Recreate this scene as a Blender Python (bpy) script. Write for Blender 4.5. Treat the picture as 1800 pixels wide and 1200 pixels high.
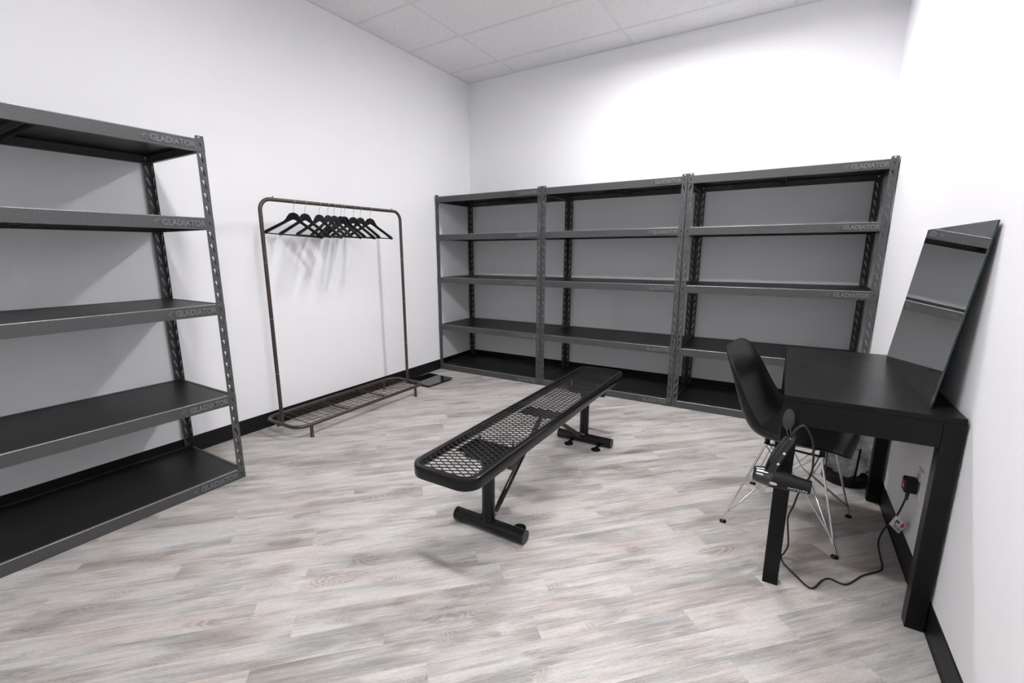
import bpy, bmesh, math, random
from mathutils import Vector, Matrix, geometry
random.seed(7)
for o in list(bpy.data.objects): bpy.data.objects.remove(o)
SC = bpy.context.scene
COL = SC.collection
PI = math.pi

# ------------------------------------------------------------------ camera, world, exposure
W, H = 3.683, 3.051            # room width, ceiling height (metres)
YN = -5.1                      # wall behind the camera
CX, CY, CZ = 3.1593, -4.4376, 1.2675
YAW, PITCH, ROLL = 0.5533, -0.2007, -0.0041
FPX, PX, PY = 803.86, -17.76, 5.08
cam_d = bpy.data.cameras.new('camera')
cam = bpy.data.objects.new('camera', cam_d); COL.objects.link(cam)
fwd = Vector((-math.sin(YAW)*math.cos(PITCH), math.cos(YAW)*math.cos(PITCH), math.sin(PITCH)))
rgt = Vector((math.cos(YAW), math.sin(YAW), 0)); upv = rgt.cross(fwd)
r2 = rgt*math.cos(ROLL)+upv*math.sin(ROLL); u2 = -rgt*math.sin(ROLL)+upv*math.cos(ROLL)
m = Matrix((r2, u2, -fwd)).transposed().to_4x4(); m.translation = (CX, CY, CZ)
cam.matrix_world = m
cam_d.sensor_width = 36; cam_d.sensor_fit = 'HORIZONTAL'
cam_d.lens = FPX/1800*36
cam_d.shift_x = -PX/1800; cam_d.shift_y = PY/1800
cam_d.clip_start = 0.02
SC.camera = cam
wd = bpy.data.worlds.new('world'); SC.world = wd; wd.use_nodes = True
wd.node_tree.nodes['Background'].inputs[0].default_value = (0.5, 0.5, 0.52, 1)
wd.node_tree.nodes['Background'].inputs[1].default_value = 0.3
vs = SC.view_settings
vs.view_transform = 'Standard'; vs.look = 'None'; vs.gamma = 1; vs.use_curve_mapping = False
vs.exposure = 0.0
LIGHT = 94.0                   # radiance of the ceiling light lenses

# ------------------------------------------------------------------ materials
MAT = {}
def newmat(name):
    mt = bpy.data.materials.new(name); mt.use_nodes = True
    nt = mt.node_tree; b = nt.nodes['Principled BSDF']; MAT[name] = mt
    return mt, nt, b
def nd(nt, t, **kw):
    n = nt.nodes.new(t)
    for k, v in kw.items():
        if k.startswith('i_'):
            key = k[2:]; key = int(key) if key.isdigit() else key.replace('_', ' ')
            n.inputs[key].default_value = v
        else: setattr(n, k, v)
    return n
def lk(nt, a, ao, b, bi): nt.links.new(a.outputs[ao], b.inputs[bi])
def ramp(nt, stops, interp='LINEAR'):
    r = nt.nodes.new('ShaderNodeValToRGB'); r.color_ramp.interpolation = interp
    e = r.color_ramp.elements
    while len(e) < len(stops): e.new(0.5)
    for el, (p, c) in zip(e, stops):
        el.position = p; el.color = (c, c, c, 1) if isinstance(c, (int, float)) else (*c, 1)
    return r
def plain(name, col, rough=.5, metal=0, bump=0, bscale=300, var=0, spec=.5, coat=0):
    mt, nt, b = newmat(name)
    b.inputs['Base Color'].default_value = (*col, 1); b.inputs['Roughness'].default_value = rough
    b.inputs['Metallic'].default_value = metal; b.inputs['Specular IOR Level'].default_value = spec
    b.inputs['Coat Weight'].default_value = coat
    tc = nd(nt, 'ShaderNodeTexCoord'); n = nd(nt, 'ShaderNodeTexNoise', i_Scale=bscale, i_Detail=3.0)
    lk(nt, tc, 'Object', n, 'Vector')
    if bump:
        bp = nd(nt, 'ShaderNodeBump', i_Strength=bump, i_Distance=.002)
        lk(nt, n, 'Fac', bp, 'Height'); lk(nt, bp, 'Normal', b, 'Normal')
    if var:
        r = ramp(nt, [(.3, tuple(c*(1-var) for c in col)), (.7, tuple(min(1, c*(1+var)) for c in col))])
        lk(nt, n, 'Fac', r, 'Fac'); lk(nt, r, 'Color', b, 'Base Color')
    return mt
plain('paint', (.885, .885, .91), .62, bump=.05, bscale=220)
plain('rubber_base', (.008, .008, .009), .42, spec=.22, bump=.04, bscale=60, var=.15)
plain('hammered', (.076, .076, .079), .45, metal=.2, bump=.6, bscale=330, var=.5, spec=.35)
plain('hammered_smooth', (.145, .145, .148), .38, metal=.2, bump=.15, bscale=330, var=.2, spec=.4)  # lightened coat: colour stands in for the raised letters' relief contrast
plain('edge_highlight', (.34, .34, .345), .32, metal=.7, bump=.3, bscale=400, var=.5)  # pale metal colour paints the highlight line along the front beams' top edge
plain('deck', (.0095, .0095, .0098), .40, bump=.05, bscale=500, var=.25, spec=.22)
plain('tile', (.74, .735, .74), .9, bump=.4, bscale=160, var=.06)
plain('tbar', (.78, .78, .79), .5, var=.02)
plain('vinyl_coat', (.006, .006, .007), .20, bump=.03, bscale=30, spec=.3)
plain('vinyl_mesh', (.006, .006, .007), .34, spec=.3)
plain('cap', (.03, .03, .032), .5)
plain('bronze', (.075, .056, .049), .38, metal=.5, bump=.05, var=.2, bscale=90)
plain('hanger_wood', (.007, .007, .008), .40, spec=.25, bump=.05, bscale=80, var=.2)
plain('chrome', (.72, .72, .74), .16, metal=1, bscale=20)
plain('shell', (.008, .008, .009), .40, bump=.03, bscale=700, spec=.28)
plain('black_plastic', (.010, .010, .011), .16, coat=.4)
plain('satin_plastic', (.009, .009, .010), .40, spec=.24)
plain('hook_plastic', (.045, .045, .048), .4)
plain('cord', (.010, .010, .010), .45)
plain('outlet_white', (.78, .78, .78), .4)
plain('slot_dark', (.03, .03, .03), .6)
plain('print_white', (.85, .85, .85), .5)
plain('tag_white', (.82, .80, .80), .5)
plain('tag_red', (.55, .03, .04), .5)
plain('tag_yellow', (.75, .6, .08), .5)
plain('screen_grey', (.12, .13, .13), .3)
plain('scale_glass', (.006, .006, .007), .03, spec=.6)
plain('steel', (.45, .45, .46), .3, metal=1)
plain('fixture_white', (.8, .8, .8), .4)
plain('slab', (.3, .29, .28), .8)

# black-brown table laminate with scuffs
mt, nt, b = newmat('table_black')
tc = nd(nt, 'ShaderNodeTexCoord'); mp = nd(nt, 'ShaderNodeMapping'); mp.inputs['Scale'].default_value = (6, 60, 6)
n1 = nd(nt, 'ShaderNodeTexNoise', i_Scale=3.0, i_Detail=6.0, i_Roughness=.7)
lk(nt, tc, 'Object', mp, 'Vector'); lk(nt, mp, 'Vector', n1, 'Vector')
r1 = ramp(nt, [(.25, (.0055, .0055, .006)), (.8, (.009, .0088, .009))]); lk(nt, n1, 'Fac', r1, 'Fac'); lk(nt, r1, 'Color', b, 'Base Color')
n2 = nd(nt, 'ShaderNodeTexNoise', i_Scale=5.0, i_Detail=3.0); lk(nt, tc, 'Object', n2, 'Vector')
b.inputs['Specular IOR Level'].default_value = .16
r3 = ramp(nt, [(.3, .27), (.7, .31)]); lk(nt, n2, 'Fac', r3, 'Fac'); lk(nt, r3, 'Color', b, 'Roughness')
# mirror
mt, nt, b = newmat('mirror')
b.inputs['Base Color'].default_value = (.80, .83, .82, 1); b.inputs['Metallic'].default_value = 1; b.inputs['Roughness'].default_value = .012
tc = nd(nt, 'ShaderNodeTexCoord'); n1 = nd(nt, 'ShaderNodeTexVoronoi', i_Scale=26.0); lk(nt, tc, 'Object', n1, 'Vector')
r1 = ramp(nt, [(.03, .45), (.06, .012)]); lk(nt, n1, 'Distance', r1, 'Fac'); lk(nt, r1, 'Color', b, 'Roughness')
plain('glass_edge', (.012, .032, .028), .15, spec=.4)
plain('mirror_back', (.02, .02, .02), .6)
# frosted lamp diffuser
mt, nt, b = newmat('lamp')
b.inputs['Emission Color'].default_value = (1.0, .985, .985, 1); b.inputs['Emission Strength'].default_value = LIGHT
b.inputs['Base Color'].default_value = (.9, .9, .9, 1)
# smoked basket wall and clear liner
def trans(name, col, fac, rough):
    mt, nt, b = newmat(name)
    out = nt.nodes['Material Output']; tr = nd(nt, 'ShaderNodeBsdfTransparent'); mx = nd(nt, 'ShaderNodeMixShader')
    tc = nd(nt, 'ShaderNodeTexCoord'); n = nd(nt, 'ShaderNodeTexNoise', i_Scale=30.0, i_Detail=4.0); lk(nt, tc, 'Object', n, 'Vector')
    rr = ramp(nt, [(.3, max(0, fac-.15)), (.7, min(1, fac+.15))]); lk(nt, n, 'Fac', rr, 'Fac'); lk(nt, rr, 'Color', mx, 0)
    b.inputs['Base Color'].default_value = (*col, 1); b.inputs['Roughness'].default_value = rough
    lk(nt, tr, 0, mx, 1); lk(nt, b, 0, mx, 2); lk(nt, mx, 0, out, 0)
trans('basket_mesh', (.02, .02, .022), .45, .5)
trans('liner', (.80, .80, .83), .48, .20)

# whitewashed vinyl plank
mt, nt, b = newmat('plank')
tc = nd(nt, 'ShaderNodeTexCoord'); oi = nd(nt, 'ShaderNodeObjectInfo')
wn = nd(nt, 'ShaderNodeTexWhiteNoise', noise_dimensions='1D'); lk(nt, oi, 'Random', wn, 'W')
sc1 = nd(nt, 'ShaderNodeVectorMath', operation='SCALE'); sc1.inputs['Scale'].default_value = 40; lk(nt, wn, 'Color', sc1, 0)
ad = nd(nt, 'ShaderNodeVectorMath', operation='ADD'); lk(nt, tc, 'Object', ad, 0); lk(nt, sc1, 0, ad, 1)
def stretched(sx, sy, scale, det, rough=.6, dist=0.0):
    mp = nd(nt, 'ShaderNodeMapping'); mp.inputs['Scale'].default_value = (sx, sy, 1)
    lk(nt, ad, 0, mp, 'Vector'); n = nd(nt, 'ShaderNodeTexNoise', i_Scale=scale, i_Detail=det, i_Roughness=rough, i_Distortion=dist); lk(nt, mp, 'Vector', n, 'Vector'); return n
broad = stretched(1.0, 4.0, 2.6, 3.0, .5, .4)       # cloudy grey/white bleaching
streak = stretched(1.0, 16.0, 5.0, 5.0, .65, .5)    # long streaks
fine = stretched(9.0, 150.0, 6.0, 5.0, .75)          # fine open pores
warm = stretched(1.0, 3.0, 3.1, 2.0, .5, .3)
# cathedral figure: contour rings of a stretched noise field
cath = stretched(2.6, 11.0, 1.0, 2.0, .35, .5)
ml = nd(nt, 'ShaderNodeMath', operation='MULTIPLY'); ml.inputs[1].default_value = 46.0; lk(nt, cath, 'Fac', ml, 0)
fr = nd(nt, 'ShaderNodeMath', operation='PINGPONG'); fr.inputs[1].default_value = .5; lk(nt, ml, 0, fr, 0)
cr = ramp(nt, [(.0, 0.0), (.3, .5), (.8, 1.0)]); 
ml2 = nd(nt, 'ShaderNodeMath', operation='MULTIPLY'); ml2.inputs[1].default_value = 2.0; lk(nt, fr, 0, ml2, 0); lk(nt, ml2, 0, cr, 'Fac')
cmask_n = stretched(1.6, 5.0, 2.3, 1.0); cm = ramp(nt, [(.59, 0.0), (.68, 1.0)]); lk(nt, cmask_n, 'Fac', cm, 'Fac')
cfac = nd(nt, 'ShaderNodeMath', operation='MULTIPLY'); lk(nt, cr, 'Color', cfac, 0); lk(nt, cm, 'Color', cfac, 1)
base = ramp(nt, [(.16, (.26, .250, .240)), (.38, (.39, .376, .362)), (.56, (.535, .518, .502)), (.78, (.62, .606, .592))])
# per-plank tone shift
tone = nd(nt, 'ShaderNodeMapRange'); tone.inputs['To Min'].default_value = -.12; tone.inputs['To Max'].default_value = .08; lk(nt, wn, 'Value', tone, 'Value')
s1 = nd(nt, 'ShaderNodeMath', operation='ADD'); lk(nt, broad, 'Fac', s1, 0); lk(nt, tone, 0, s1, 1)
st = nd(nt, 'ShaderNodeMath', operation='MULTIPLY_ADD'); st.inputs[1].default_value = .75; lk(nt, streak, 'Fac', st, 0)
st0 = nd(nt, 'ShaderNodeMath', operation='SUBTRACT'); st0.inputs[1].default_value = .375; lk(nt, s1, 0, st0, 0); lk(nt, st0, 0, st, 2)
lk(nt, st, 0, base, 'Fac')
wr = ramp(nt, [(.44, 0.0), (.70, .7)]); lk(nt, warm, 'Fac', wr, 'Fac')
mixw = nd(nt, 'ShaderNodeMix', data_type='RGBA', blend_type='MULTIPLY'); lk(nt, wr, 'Color', mixw, 'Factor'); lk(nt, base, 'Color', mixw, 'A'); mixw.inputs['B'].default_value = (.95, .84, .785, 1)
fr2 = ramp(nt, [(.34, .55), (.50, .92), (.66, 1.12)]); lk(nt, fine, 'Fac', fr2, 'Fac')
mixf = nd(nt, 'ShaderNodeMix', data_type='RGBA', blend_type='MULTIPLY', i_Factor=.75); lk(nt, mixw, 'Result', mixf, 'A'); lk(nt, fr2, 'Color', mixf, 'B')
mixc = nd(nt, 'ShaderNodeMix', data_type='RGBA', blend_type='MULTIPLY'); lk(nt, cfac, 0, mixc, 'Factor'); lk(nt, mixf, 'Result', mixc, 'A'); mixc.inputs['B'].default_value = (.68, .65, .64, 1)
lk(nt, mixc, 'Result', b, 'Base Color')
b.inputs['Roughness'].default_value = .40
bp = nd(nt, 'ShaderNodeBump', i_Strength=.12, i_Distance=.001); lk(nt, fine, 'Fac', bp, 'Height'); lk(nt, bp, 'Normal', b, 'Normal')

# speckled acoustic tile
nt = MAT['tile'].node_tree; b = nt.nodes['Principled BSDF']
tc = nd(nt, 'ShaderNodeTexCoord'); v1 = nd(nt, 'ShaderNodeTexNoise', i_Scale=210.0, i_Detail=2.0, i_Roughness=.6); lk(nt, tc, 'Object', v1, 'Vector')
r1 = ramp(nt, [(.30, (.36, .355, .36)), (.40, (.90, .895, .90))]); lk(nt, v1, 'Fac', r1, 'Fac'); lk(nt, r1, 'Color', b, 'Base Color')

# ------------------------------------------------------------------ mesh helpers
def box(bm, x0, x1, y0, y1, z0, z1, M=None):
    vs_ = [bm.verts.new(Vector(p) if M is None else M @ Vector(p)) for p in
           ((x0,y0,z0),(x1,y0,z0),(x1,y1,z0),(x0,y1,z0),(x0,y0,z1),(x1,y0,z1),(x1,y1,z1),(x0,y1,z1))]
    for f in ((3,2,1,0),(4,5,6,7),(0,1,5,4),(1,2,6,5),(2,3,7,6),(3,0,4,7)): bm.faces.new([vs_[i] for i in f])
    return vs_
def bevel(bm, w, seg=2):
    bmesh.ops.bevel(bm, geom=[e for e in bm.edges], offset=w, segments=seg, profile=.5, affect='EDGES', clamp_overlap=True)
def catmull(pts, n=6, closed=False):
    P = [Vector(p) for p in pts]; out = []
    N = len(P)
    for i in range(N if closed else N-1):
        p1, p2 = P[i], P[(i+1) % N]
        p0 = P[i-1] if (closed or i > 0) else p1*2-p2
        p3 = P[(i+2) % N] if (closed or i+2 < N) else p2*2-p1
        for k in range(n):
            t = k/n
            out.append(.5*((2*p1)+(p2-p0)*t+(2*p0-5*p1+4*p2-p3)*t*t+(3*p1-p0-3*p2+p3)*t**3))
    if not closed: out.append(P[-1])
    return out
def tube(bm, pts, r, seg=10, closed=False, caps=True, M=None):
    P = [Vector(p) for p in pts]
    if M is not None: P = [M @ p for p in P]
    N = len(P); rad = r if isinstance(r, (list, tuple)) else [r]*N
    rings = []; nrm = None
    for i in range(N):
        if closed: t = (P[(i+1) % N]-P[i-1]).normalized()
        elif i == 0: t = (P[1]-P[0]).normalized()
        elif i == N-1: t = (P[-1]-P[-2]).normalized()
        else:
            t = ((P[i+1]-P[i]).normalized()+(P[i]-P[i-1]).normalized()).normalized()
        if nrm is None:
            a = Vector((0,0,1)) if abs(t.z) < .9 else Vector((1,0,0))
            nrm = (a-t*a.dot(t)).normalized()
        else: nrm = (nrm-t*nrm.dot(t)).normalized()
        bn = t.cross(nrm)
        rings.append([bm.verts.new(P[i]+(nrm*math.cos(2*PI*k/seg)+bn*math.sin(2*PI*k/seg))*rad[i]) for k in range(seg)])
    for i in range(N if closed else N-1):
        A, B = rings[i], rings[(i+1) % N]
        for k in range(seg): bm.faces.new((A[k], A[(k+1) % seg], B[(k+1) % seg], B[k]))
    if caps and not closed:
        bm.faces.new(list(reversed(rings[0]))); bm.faces.new(rings[-1])
def lathe(bm, prof, seg=32, c=(0,0), M=None):
    rings = []
    for r, z in prof:
        if r < 1e-6:
            v = Vector((c[0], c[1], z)); rings.append([bm.verts.new(v if M is None else M @ v)])
        else:
            rg = []
            for k in range(seg):
                v = Vector((c[0]+r*math.cos(2*PI*k/seg), c[1]+r*math.sin(2*PI*k/seg), z)); rg.append(bm.verts.new(v if M is None else M @ v))
            rings.append(rg)
    for A, B in zip(rings, rings[1:]):
        for k in range(seg):
            a = A[k % len(A)]; a2 = A[(k+1) % len(A)]; b_ = B[k % len(B)]; b2 = B[(k+1) % len(B)]
            f = []
            for v in (a, a2, b2, b_):
                if v not in f: f.append(v)
            if len(f) > 2: bm.faces.new(f)
def plate(bm, outer, holes, t, M):
    """flat sheet (2-D outline with holes) of thickness t, extruded along local z, placed with M"""
    loops = [outer]+list(holes)
    flat = [p for l in loops for p in l]
    tris = geometry.tessellate_polygon([[Vector((p[0], p[1], 0)) for p in l] for l in loops])
    A = [bm.verts.new(M @ Vector((p[0], p[1], 0))) for p in flat]
    B = [bm.verts.new(M @ Vector((p[0], p[1], t))) for p in flat]
    for tr in tris:
        try:
            bm.faces.new([B[i] for i in tr]); bm.faces.new([A[i] for i in reversed(tr)])
        except ValueError: pass
    k = 0
    for l in loops:
        n = len(l)
        for i in range(n):
            a, b_ = k+i, k+(i+1) % n
            bm.faces.new((A[a], A[b_], B[b_], B[a]))
        k += n
def tomesh(bm, name, mat, smooth=None):
    bmesh.ops.recalc_face_normals(bm, faces=bm.faces[:])
    me = bpy.data.meshes.new(name); bm.to_mesh(me); bm.free()
    me.materials.append(MAT[mat])
    if smooth is not None:
        me.polygons.foreach_set('use_smooth', [True]*len(me.polygons))
        me.set_sharp_from_angle(angle=math.radians(smooth))
    return me
def obj(name, bm, mat, parent=None, smooth=None, loc=None):
    me = bm if isinstance(bm, bpy.types.Mesh) else tomesh(bm, name, mat, smooth)
    o = bpy.data.objects.new(name, me); COL.objects.link(o)
    if parent: o.parent = parent
    if loc: o.location = loc
    return o
def tag(o, label, cat, group=None):
    o['label'] = label; o['category'] = cat
    if group: o['group'] = group
    return o
def thing(name, label, cat, loc=(0,0,0), rz=0, group=None):
    o = bpy.data.objects.new(name, None); COL.objects.link(o); o.empty_display_size = .1
    o.location = loc; o.rotation_euler = (0,0,rz)
    return tag(o, label, cat, group)
def struct(o): o['kind'] = 'structure'; return o
def copy_tree(o, parent=None):
    c = o.copy(); COL.objects.link(c); c.parent = parent
    for ch in list(o.children): copy_tree(ch, c)
    return c
def text_mesh(txt, name, mat, size, extrude, bev=0.0, xs=1.0, offset=0.0):
    cu = bpy.data.curves.new(name, 'FONT'); cu.body = txt; cu.size = size; cu.extrude = extrude
    cu.bevel_depth = bev; cu.offset = offset; cu.align_x = 'LEFT'; cu.align_y = 'BOTTOM_BASELINE'; cu.resolution_u = 3
    t = bpy.data.objects.new(name, cu); COL.objects.link(t)
    dg = bpy.context.evaluated_depsgraph_get(); dg.update()
    me = bpy.data.meshes.new_from_object(t.evaluated_get(dg))
    bpy.data.objects.remove(t); bpy.data.curves.remove(cu)
    me.name = name; me.materials.clear(); me.materials.append(MAT[mat])
    xsn = [v.co.x for v in me.vertices]; x0 = min(xsn)
    for v in me.vertices: v.co.x = (v.co.x-x0)*xs
    return me
def mwidth(me): return max(v.co.x for v in me.vertices)
def mheight(me): return max(v.co.y for v in me.vertices)-min(v.co.y for v in me.vertices)

# ------------------------------------------------------------------ room shell
def wall(name, b6):
    bm = bmesh.new(); box(bm, *b6); return struct(obj(name, bm, 'paint'))
T = .12
wall('wall_left', (-T, 0, YN-T, T, -.01, H+.2))
wall('wall_back', (0, W, 0, T, -.01, H+.2))
wall('wall_right', (W, W+T, YN-T, T, -.01, H+.2))
wall('wall_front', (0, W, YN-T, YN, -.01, H+.2))
# rubber cove base: profile swept along each wall
def cove(name, p0, p1, inward):
    prof = [(0,.107),(.003,.107),(.0042,.104),(.0042,.014),(.0060,.004),(.0075,.0005),(.0075,.0),(0,0)]
    bm = bmesh.new(); a, c = Vector(p0), Vector(p1); n = Vector(inward)
    A = [bm.verts.new(a+n*x+Vector((0,0,z))) for x, z in prof]; B = [bm.verts.new(c+n*x+Vector((0,0,z))) for x, z in prof]
    k = len(prof)
    for i in range(k): bm.faces.new((A[i], A[(i+1) % k], B[(i+1) % k], B[i]))
    bm.faces.new(A); bm.faces.new(list(reversed(B)))
    return struct(obj(name, bm, 'rubber_base'))
cove('baseboard_left', (0,YN,0), (0,0,0), (1,0,0))
cove('baseboard_back', (.0076,0,0), (W-.0076,0,0), (0,-1,0))
cove('baseboard_right', (W,YN,0), (W,0,0), (-1,0,0))
cove('baseboard_front', (.0076,YN,0), (W-.0076,YN,0), (0,1,0))

# floor: 45-degree vinyl planks, each its own piece, clipped to the room
bm = bmesh.new(); box(bm, 0, W, YN, 0, -.06, -.004)
floor = struct(obj('floor', bm, 'slab'))
def clip(poly, ax, val, keep_less):
    out = []
    for i in range(len(poly)):
        a, c = poly[i], poly[(i+1) % len(poly)]
        ia = (a[ax] <= val) if keep_less else (a[ax] >= val); ic = (c[ax] <= val) if keep_less else (c[ax] >= val)
        if ia: out.append(a)
        if ia != ic:
            t = (val-a[ax])/(c[ax]-a[ax]); out.append((a[0]+(c[0]-a[0])*t, a[1]+(c[1]-a[1])*t))
    return out
PW, PL, GAP = .1016, .9144, .00012
ca = math.sqrt(.5)
u0, v0 = ((1.685-3.733)*ca, (-3.733-1.685)*ca)       # a plank corner seen in the photograph
rows = {}
off = 0.0
for j in range(-40, 45):
    vv = v0+j*PW
    off = (off+PL*random.choice((.29, .36, .43, .57, .64)) + random.uniform(-.04, .04)) % PL
    for i in range(-9, 10):
        ua = u0+i*PL+(off if j else 0)
        q = [(ua+GAP, vv+GAP), (ua+PL-GAP, vv+GAP), (ua+PL-GAP, vv+PW-GAP), (ua+GAP, vv+PW-GAP)]
        wq = [((a-c)*ca, (a+c)*ca) for a, c in q]
        for ax, val, kl in ((0,0,False),(0,W,True),(1,0,True),(1,YN,False)):
            if wq: wq = clip(wq, ax, val, kl)
        if len(wq) < 3: continue
        area = abs(sum(wq[k][0]*wq[(k+1) % len(wq)][1]-wq[(k+1) % len(wq)][0]*wq[k][1] for k in range(len(wq))))/2
        if area < 1e-4: continue
        cxm = ua+PL/2; cym = vv+PW/2; c0 = Vector(((cxm-cym)*ca, (cxm+cym)*ca))
        loc = []
        for x, y in wq:
            dx, dy = x-c0.x, y-c0.y; loc.append((dx*ca+dy*ca, -dx*ca+dy*ca))
        bm = bmesh.new()
        A = [bm.verts.new((x, y, -.004)) for x, y in loc]; B = [bm.verts.new((x, y, 0)) for x, y in loc]
        k = len(loc)
        bm.faces.new(B); bm.faces.new(list(reversed(A)))
        for t in range(k): bm.faces.new((A[t], A[(t+1) % k], B[(t+1) % k], B[t]))
        p = obj('plank', bm, 'plank', floor); p.location = (c0.x, c0.y, 0); p.rotation_euler = (0,0,PI/4)

# ceiling: slab above, T-bar grid, acoustic tiles, two recessed light panels
bm = bmesh.new(); box(bm, 0, W, YN, 0, H+.12, H+.2)
ceiling = struct(obj('ceiling', bm, 'slab'))
gx = [0, .604, 1.80, 3.015, W]
gy = [0, -.335]
while gy[-1]-.61 > YN: gy.append(gy[-1]-.612)
gy.append(YN)
LAMPS = {(2, 2), (2, 6)}
TB = .012
for gi in range(1, len(gx)-1):
    bm = bmesh.new(); box(bm, gx[gi]-TB, gx[gi]+TB, YN, 0, H, H+.0015); box(bm, gx[gi]-.0012, gx[gi]+.0012, YN, 0, H+.0015, H+.03)
    obj('grid_bar', bm, 'tbar', ceiling)
for gj in range(1, len(gy)-1):
    for gi in range(len(gx)-1):
        bm = bmesh.new(); box(bm, gx[gi]+(TB if gi else .02), gx[gi+1]-(TB if gi < len(gx)-2 else .02), gy[gj]-TB, gy[gj]+TB, H-.0004, H+.0011)
        obj('grid_bar', bm, 'tbar', ceiling)
for nm, b4 in (('l', (0,.02,YN,0)), ('r', (W-.02,W,YN,0)), ('b', (.02,W-.02,-.02,0)), ('f', (.02,W-.02,YN,YN+.02))):
    bm = bmesh.new(); box(bm, *b4, H-.0005, H+.001); box(bm, *[ (b4[0] if nm!='r' else W-.002), (b4[1] if nm!='l' else .002), (b4[2] if nm!='b' else -.002), (b4[3] if nm!='f' else YN+.002)], H+.001, H+.02)
    obj('wall_angle', bm, 'tbar', ceiling)
k = 0
for i in range(len(gx)-1):
    for j in range(len(gy)-1):
        x0, x1, y1, y0 = gx[i]+.005, gx[i+1]-.005, gy[j]-.005, gy[j+1]+.005
        if y1-y0 < .03: continue
        if (i, j) in LAMPS: y1 = (gy[j]+gy[j+1])/2-.005         # narrow fixture takes the far half of this bay
        bm = bmesh.new(); box(bm, x0-(x0+x1)/2, x1-(x0+x1)/2, y0-(y0+y1)/2, y1-(y0+y1)/2, .0016, .018)
        t = obj('ceiling_tile', bm, 'tile', ceiling); t.location = ((x0+x1)/2, (y0+y1)/2, H)
for (i, j), lab in (((2, 2), 'long narrow recessed ceiling light above the back shelves'), ((2, 6), 'long narrow recessed ceiling light above the bench')):
    x0, x1, y1, y0 = gx[i]+.014, gx[i+1]-.014, gy[j]-.014, (gy[j]+gy[j+1])/2+.002
    L = thing('ceiling_light', lab, 'light', ((x0+x1)/2, (y0+y1)/2, H+.002), 0, 'recessed ceiling lights')
    hx, hy = (x1-x0)/2, (y1-y0)/2
    bm = bmesh.new(); plate(bm, [(-hx,-hy),(hx,-hy),(hx,hy),(-hx,hy)], [[(-hx+.03,-hy+.03),(-hx+.03,hy-.03),(hx-.03,hy-.03),(hx-.03,-hy+.03)]], .012, Matrix.Identity(4))
    obj('frame', bm, 'fixture_white', L)
    RD = .026                 # lenses sit recessed in a white reflector tray
    bm = bmesh.new(); box(bm, -hx+.03, hx-.03, -hy+.03, hy-.03, RD+.006, RD+.009)
    for b4 in ((-hx+.027, -hx+.03, -hy+.027, hy-.027), (hx-.03, hx-.027, -hy+.027, hy-.027), (-hx+.03, hx-.03, -hy+.027, -hy+.03), (-hx+.03, hx-.03, hy-.03, hy-.027)): box(bm, *b4, .0121, RD+.009)
    obj('reflector', bm, 'fixture_white', L)
    for s in (-1, 1):      # two end-to-end lenses
        bm = bmesh.new(); box(bm, s*.012 if s > 0 else -hx+.04, hx-.04 if s > 0 else -.012, -.095, .095, RD, RD+.0055); bevel(bm, .002, 1); obj('diffuser', bm, 'lamp', L)

# ------------------------------------------------------------------ metal shelving units
UW, UD, UH = 1.219, .61, 1.833
FP, LP = .0628, .058                     # slot pitch, top of lowest beam
LEV = [0, 7, 15, 22, 28]
FLW = .040; ST = .002
def slot(cx, cz, h=.042, wt=.0105, wb=.006, lean=.010):
    """tapered leaning keyhole slot: wide top, narrow foot; lean>0 leans to +x at the foot"""
    tx, bx_ = cx-lean/2, cx+lean/2; zt, zb = cz+h/2, cz-h/2
    return [(tx-wt/2, zt-.002), (tx-wt/2+.002, zt), (tx+wt/2-.002, zt), (tx+wt/2, zt-.004), (bx_+wb/2, zb+.003), (bx_+wb/2-.002, zb), (bx_-wb/2+.001, zb), (bx_-wb/2, zb+.006)]
def flange_holes(s):
    return [slot(s*.021, LP-.022+.0315+n*FP-.0314*0+.022-.0315, lean=.011*s) for n in range(0, 29)]
def upright_mesh(sx, sy):
    """L-angle post. Origin on its outer corner; sx: direction of the front flange along x, sy: of the side flange along y"""
    bm = bmesh.new()
    zc = lambda n: LP-.026+n*FP
    # front flange in xz plane (y from 0 to sy*ST)
    hs = [slot(sx*.020, zc(n)+.0, lean=-.011*sx) for n in range(0, 29)]
    tabhole = [(sx*.020+.006*math.cos(a), UH-.0075+.0035*math.sin(a)) for a in [i*PI/4 for i in range(8)]]
    w = sx*FLW
    outer = [(0,0),(w,0),(w,UH-.006),(w-sx*.005,UH),(0,UH)]
    # local (x,z) -> world
    M = Matrix(((1,0,0,0),(0,0,1,0),(0,1,0,0),(0,0,0,1)))
    Ms = M if sy > 0 else Matrix(((1,0,0,0),(0,0,-1,0),(0,1,0,0),(0,0,0,1)))
    plate(bm, outer, hs+[tabhole], ST, Ms)
    # side flange in yz plane
    hs = [slot(sy*.020, zc(n), lean=-.011*sy) for n in range(0, 29)]
    w = sy*FLW
    outer = [(sy*ST,0),(w,0),(w,UH-.006),(w-sy*.005,UH),(sy*ST,UH)]
    Ms = Matrix(((0,0,sx,0),(1,0,0,0),(0,1,0,0),(0,0,0,1)))
    plate(bm, outer, hs, ST, Ms)
    return tomesh(bm, 'upright', 'hammered')
UPM = {(sx, sy): upright_mesh(sx, sy) for sx in (1,-1) for sy in (1,-1)}
BHT = .057
def beam_plate(length, holes=True, lean=1):
    """front of a beam, in local xz, centred on x, z 0..BHT"""
    h = length/2
    o = [(-h,0),(h,0),(h,BHT),(-h,BHT)]
    hl = []
    if holes:
        for s in (-1, 1): hl.append(slot(s*(h-.020), BHT-.027, h=.017, wt=.007, wb=.005, lean=s*.004))
    return o, hl
XZ = Matrix(((1,0,0,0),(0,0,1,0),(0,1,0,0),(0,0,0,1)))     # (x,y,z)->(x, z, y)
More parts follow.
